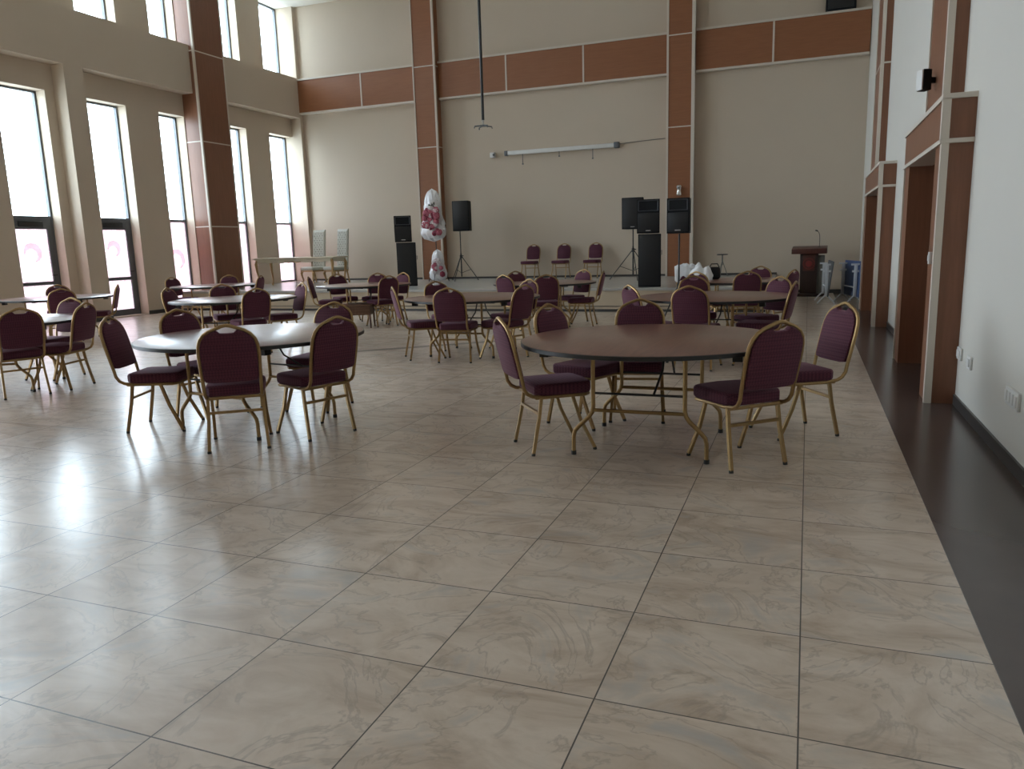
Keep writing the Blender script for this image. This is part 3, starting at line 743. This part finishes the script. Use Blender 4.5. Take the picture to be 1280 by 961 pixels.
MB().tube([(-.045, -.018, .383), (-.075, -.03, .398), (-.10, -.04, .402)], [.012, .017, .014], 10).build('capsule', 'black_metal', t)

def flip_table(x, y, rz, mat, label, lean):
    t = thing('folded_table', (x, y, 0), rz, label, 'folded table', 'folded tables by the right wall')
    for yy in (-.45, .45):
        fr = MB().box(-.03, .03, yy-.02, yy+.02, .16, .80, .006).tube([(0, yy, .20), (-.10, yy, .10), (-.17, yy, .012)], .016, 8).tube([(0, yy, .20), (.10, yy, .10), (.17, yy, .012)], .016, 8)
        fr.box(-.07, .10, yy-.018, yy+.018, .66, .70, .004).box(-.09, .07, yy-.018, yy+.018, .80, .835, .004)
        fr.build('leg_frame', 'white_metal', t)
    MB().tube([(0, -.45, .35), (0, .45, .35)], .015, 8).build('crossbar', 'white_metal', t)
    p = MB().box(.05, .075, -.62, .62, .16, .88, .006); p.v = [(a+(c-.5)*lean, b_, c) for a, b_, c in p.v]; p.build('tabletop', mat, t)
    return t
flip_table(.34, 15.05, .05, 'grey_top', 'white-legged folded table standing right of the lectern', .12)
flip_table(.80, 14.85, .22, 'blue', 'white-legged folded table with a blue top, against the right wall', .06)

# cloths and bag around the table near the lectern
def cloth_blob(name, loc, sx, sy_, sz, mat, seed, label, cat):
    vs = []; fs = []; nx, ny = 28, 22
    for j in range(ny+1):
        for i in range(nx+1):
            u, v = i/nx*2-1, j/ny*2-1; r2 = u*u+v*v
            q = Vector((u*2.2, v*2.2, seed)); h = max(0, 1-r2*.75)**.8*(1+.45*mnoise.noise(q))+.18*mnoise.noise(q*2.3)*(1-min(1, r2))
            vs.append((u*sx*(1+.1*mnoise.noise(q*1.3)), v*sy_, max(0.0, h)*sz))
    for j in range(ny):
        for i in range(nx): a = j*(nx+1)+i; fs.append((a, a+1, a+nx+2, a+nx+1))
    n0 = len(vs); rim = [i for i in range(nx+1)]+[j*(nx+1)+nx for j in range(1, ny+1)]+[ny*(nx+1)+i for i in range(nx-1, -1, -1)]+[j*(nx+1) for j in range(ny-1, 0, -1)]
    fs.append(tuple(reversed(rim)))
    m_ = MB(); m_.add(vs, fs); o = m_.build(name, mat, None, 70); o.location = loc
    return tag(o, label, cat)
# cloth hung over the chair back left of the table
cxx, cyy, hd = CLOTH_CHAIR
vs = []; fs = []; nu, nv = 24, 22
for j in range(nv+1):
    s = j/nv*2-1
    for i in range(nu+1):
        u = i/nu*2-1; q = Vector((u*2, s*2, 4.2)); arch = .932-.055*u*u
        drop = abs(s)**1.6*(.20 if s < 0 else .18)*(1+.5*mnoise.noise(q))
        y = -.393+(.032*math.copysign(min(1, abs(s)*4), s))*(1+.4*mnoise.noise(q*2))+s*.05
        vs.append((u*.235*(1-.06*abs(s)), y, arch+.014-drop+(.035+.05*mnoise.noise(q*1.7))*(1-abs(s))))
for j in range(nv):
    for i in range(nu): a = j*(nu+1)+i; fs.append((a, a+1, a+nu+2, a+nu+1))
m_ = MB(); m_.add(vs, fs); o = m_.build('white_cloth', 'white_cloth', None, 70); o.location = (cxx, cyy, 0); o.rotation_euler = (0, 0, hd)
sm = o.modifiers.new('thickness', 'SOLIDIFY'); sm.thickness = .006; sm.offset = 1
tag(o, 'white cloth draped over a chair back left of the table near the lectern', 'cloth')
cloth_blob('white_cloth', (-1.68, 10.38, .753), .20, .14, .23, 'white_cloth', 9.1, 'crumpled white cloth on the table beside the black bag', 'cloth')
t = thing('shoulder_bag', (-1.47, 10.46, .753), .3, 'black bag standing on the table near the lectern', 'bag')
MB().box(-.095, .095, -.07, .07, 0, .20, .045, 4).build('bag_body', 'black_cloth', t); MB().tube([(-.08, 0, .19), (-.05, 0, .25), (.05, 0, .25), (.08, 0, .19)], .009, 8).build('handle', 'black_cloth', t)

# ------------------------------------------------------------------ fittings
t = thing('projector_mount', (-6.45, 12.6, 3.83), 0, 'long black ceiling pole with an empty projector bracket, hanging before the back wall', 'projector mount')
MB().tube([(0, 0, .16), (0, 0, ZC-3.83)], .030, 10).build('pole', 'black_metal', t); MB().tube([(0, 0, .05), (0, 0, .17)], .017, 8).build('neck', 'chrome', t)
mm = MB().box(-.05, .05, -.05, .05, .03, .06)
for k in range(4):
    a = PI/4+PI/2*k; mm.tube([(0, 0, .05), (.20*math.cos(a), .17*math.sin(a), .03), (.21*math.cos(a), .18*math.sin(a), -.01)], .013, 6)
mm.build('bracket', 'grey_frame', t)
MB().lathe([(.07, ZC-3.83-.03), (.07, ZC-3.83)], n=20).build('ceiling_plate', 'black_metal', t)
t = thing('projection_screen', (-6.43, 17.9, 3.93), 0, 'rolled-up white projection screen casing on the back wall', 'projection screen')
MB().box(-1.56, 1.56, -.05, .05, -.05, .06, .015).build('casing', 'white_plastic', t); MB().box(1.50, 1.64, -.065, .06, -.07, .08, .012).box(-1.62, -1.52, -.06, .06, -.06, .07, .012).build('end_cap', 'grey_frame', t)
for x, l in ((-1.08, .26), (-.02, .12), (.92, .24)): MB().tube([(x, -.03, -.05), (x, -.03, -.05-l)], .010, 6).box(x-.02, x+.02, -.045, -.015, -.07-l, -.04-l).build('hook', 'grey_frame', t)
o = MB().tube([(-4.80, 17.985, 3.97), (-4.2, 17.985, 4.0), (-3.6, 17.985, 4.02)], .008, 6).build('cable', 'grey_panel'); tag(o, 'thin cable on the wall between the projection screen and the right pillar', 'cable')
t = thing('security_camera', (-8.43, 17.93, 3.92), 0, 'small grey wall box left of the projection screen', 'camera')
MB().box(-.07, .07, -.05, .07, -.07, .07, .012).build('housing', 'white_plastic', t); MB().tube([(.05, -.05, 0), (.08, -.13, -.01)], .03, 12).build('lens', 'grey_frame', t)
t = thing('wall_lamp', (-3.17, 17.68, 2.66), 0, 'small shiny wall lamp on the right brown pillar above a loudspeaker', 'lamp')
MB().lathe([(.06, -.13), (.075, -.10), (.06, -.05), (.045, 0), (.06, .05), (.075, .10), (.06, .13)], (0, -.09, 0), 20).build('lamp_body', 'chrome', t); MB().box(-.03, .03, -.05, 0, -.03, .03).build('bracket', 'chrome', t)
# switches and sockets on the right wall
def plate(name, y, z, w, h, label, slots, cat):
    t = thing(name, (XR, y, z), 0, label, cat)
    MB().box(-.018, 0, -w/2, w/2, -h/2, h/2, .004).build('face_plate', 'white_plastic', t)
    for k in range(slots):
        yy = -w/2+w*(k+.5)/slots; MB().box(-.026, -.016, yy-w/slots*.34, yy+w/slots*.34, -h*.3, h*.3, .003).build('rocker', 'white_plastic', t)
plate('light_switch', 4.27, .44, .16, .10, 'white switch plate on the right wall next to the brown doorway', 1, 'switch')
plate('wall_socket', 3.86, .43, .14, .10, 'white socket plate on the right wall, second from the doorway', 1, 'socket')
plate('wall_socket', 2.52, .42, .30, .11, 'white row of sockets low on the right wall at the photo edge', 4, 'socket')
t = thing('door_switch', (.928, 4.56, 1.20), 0, 'small white switch on the inner edge of the near right brown doorway', 'switch')
MB().box(-.012, .02, -.03, .03, -.05, .05, .004).build('face_plate', 'white_plastic', t); MB().box(-.018, -.01, -.015, .015, -.025, .025, .003).build('rocker', 'white_plastic', t)
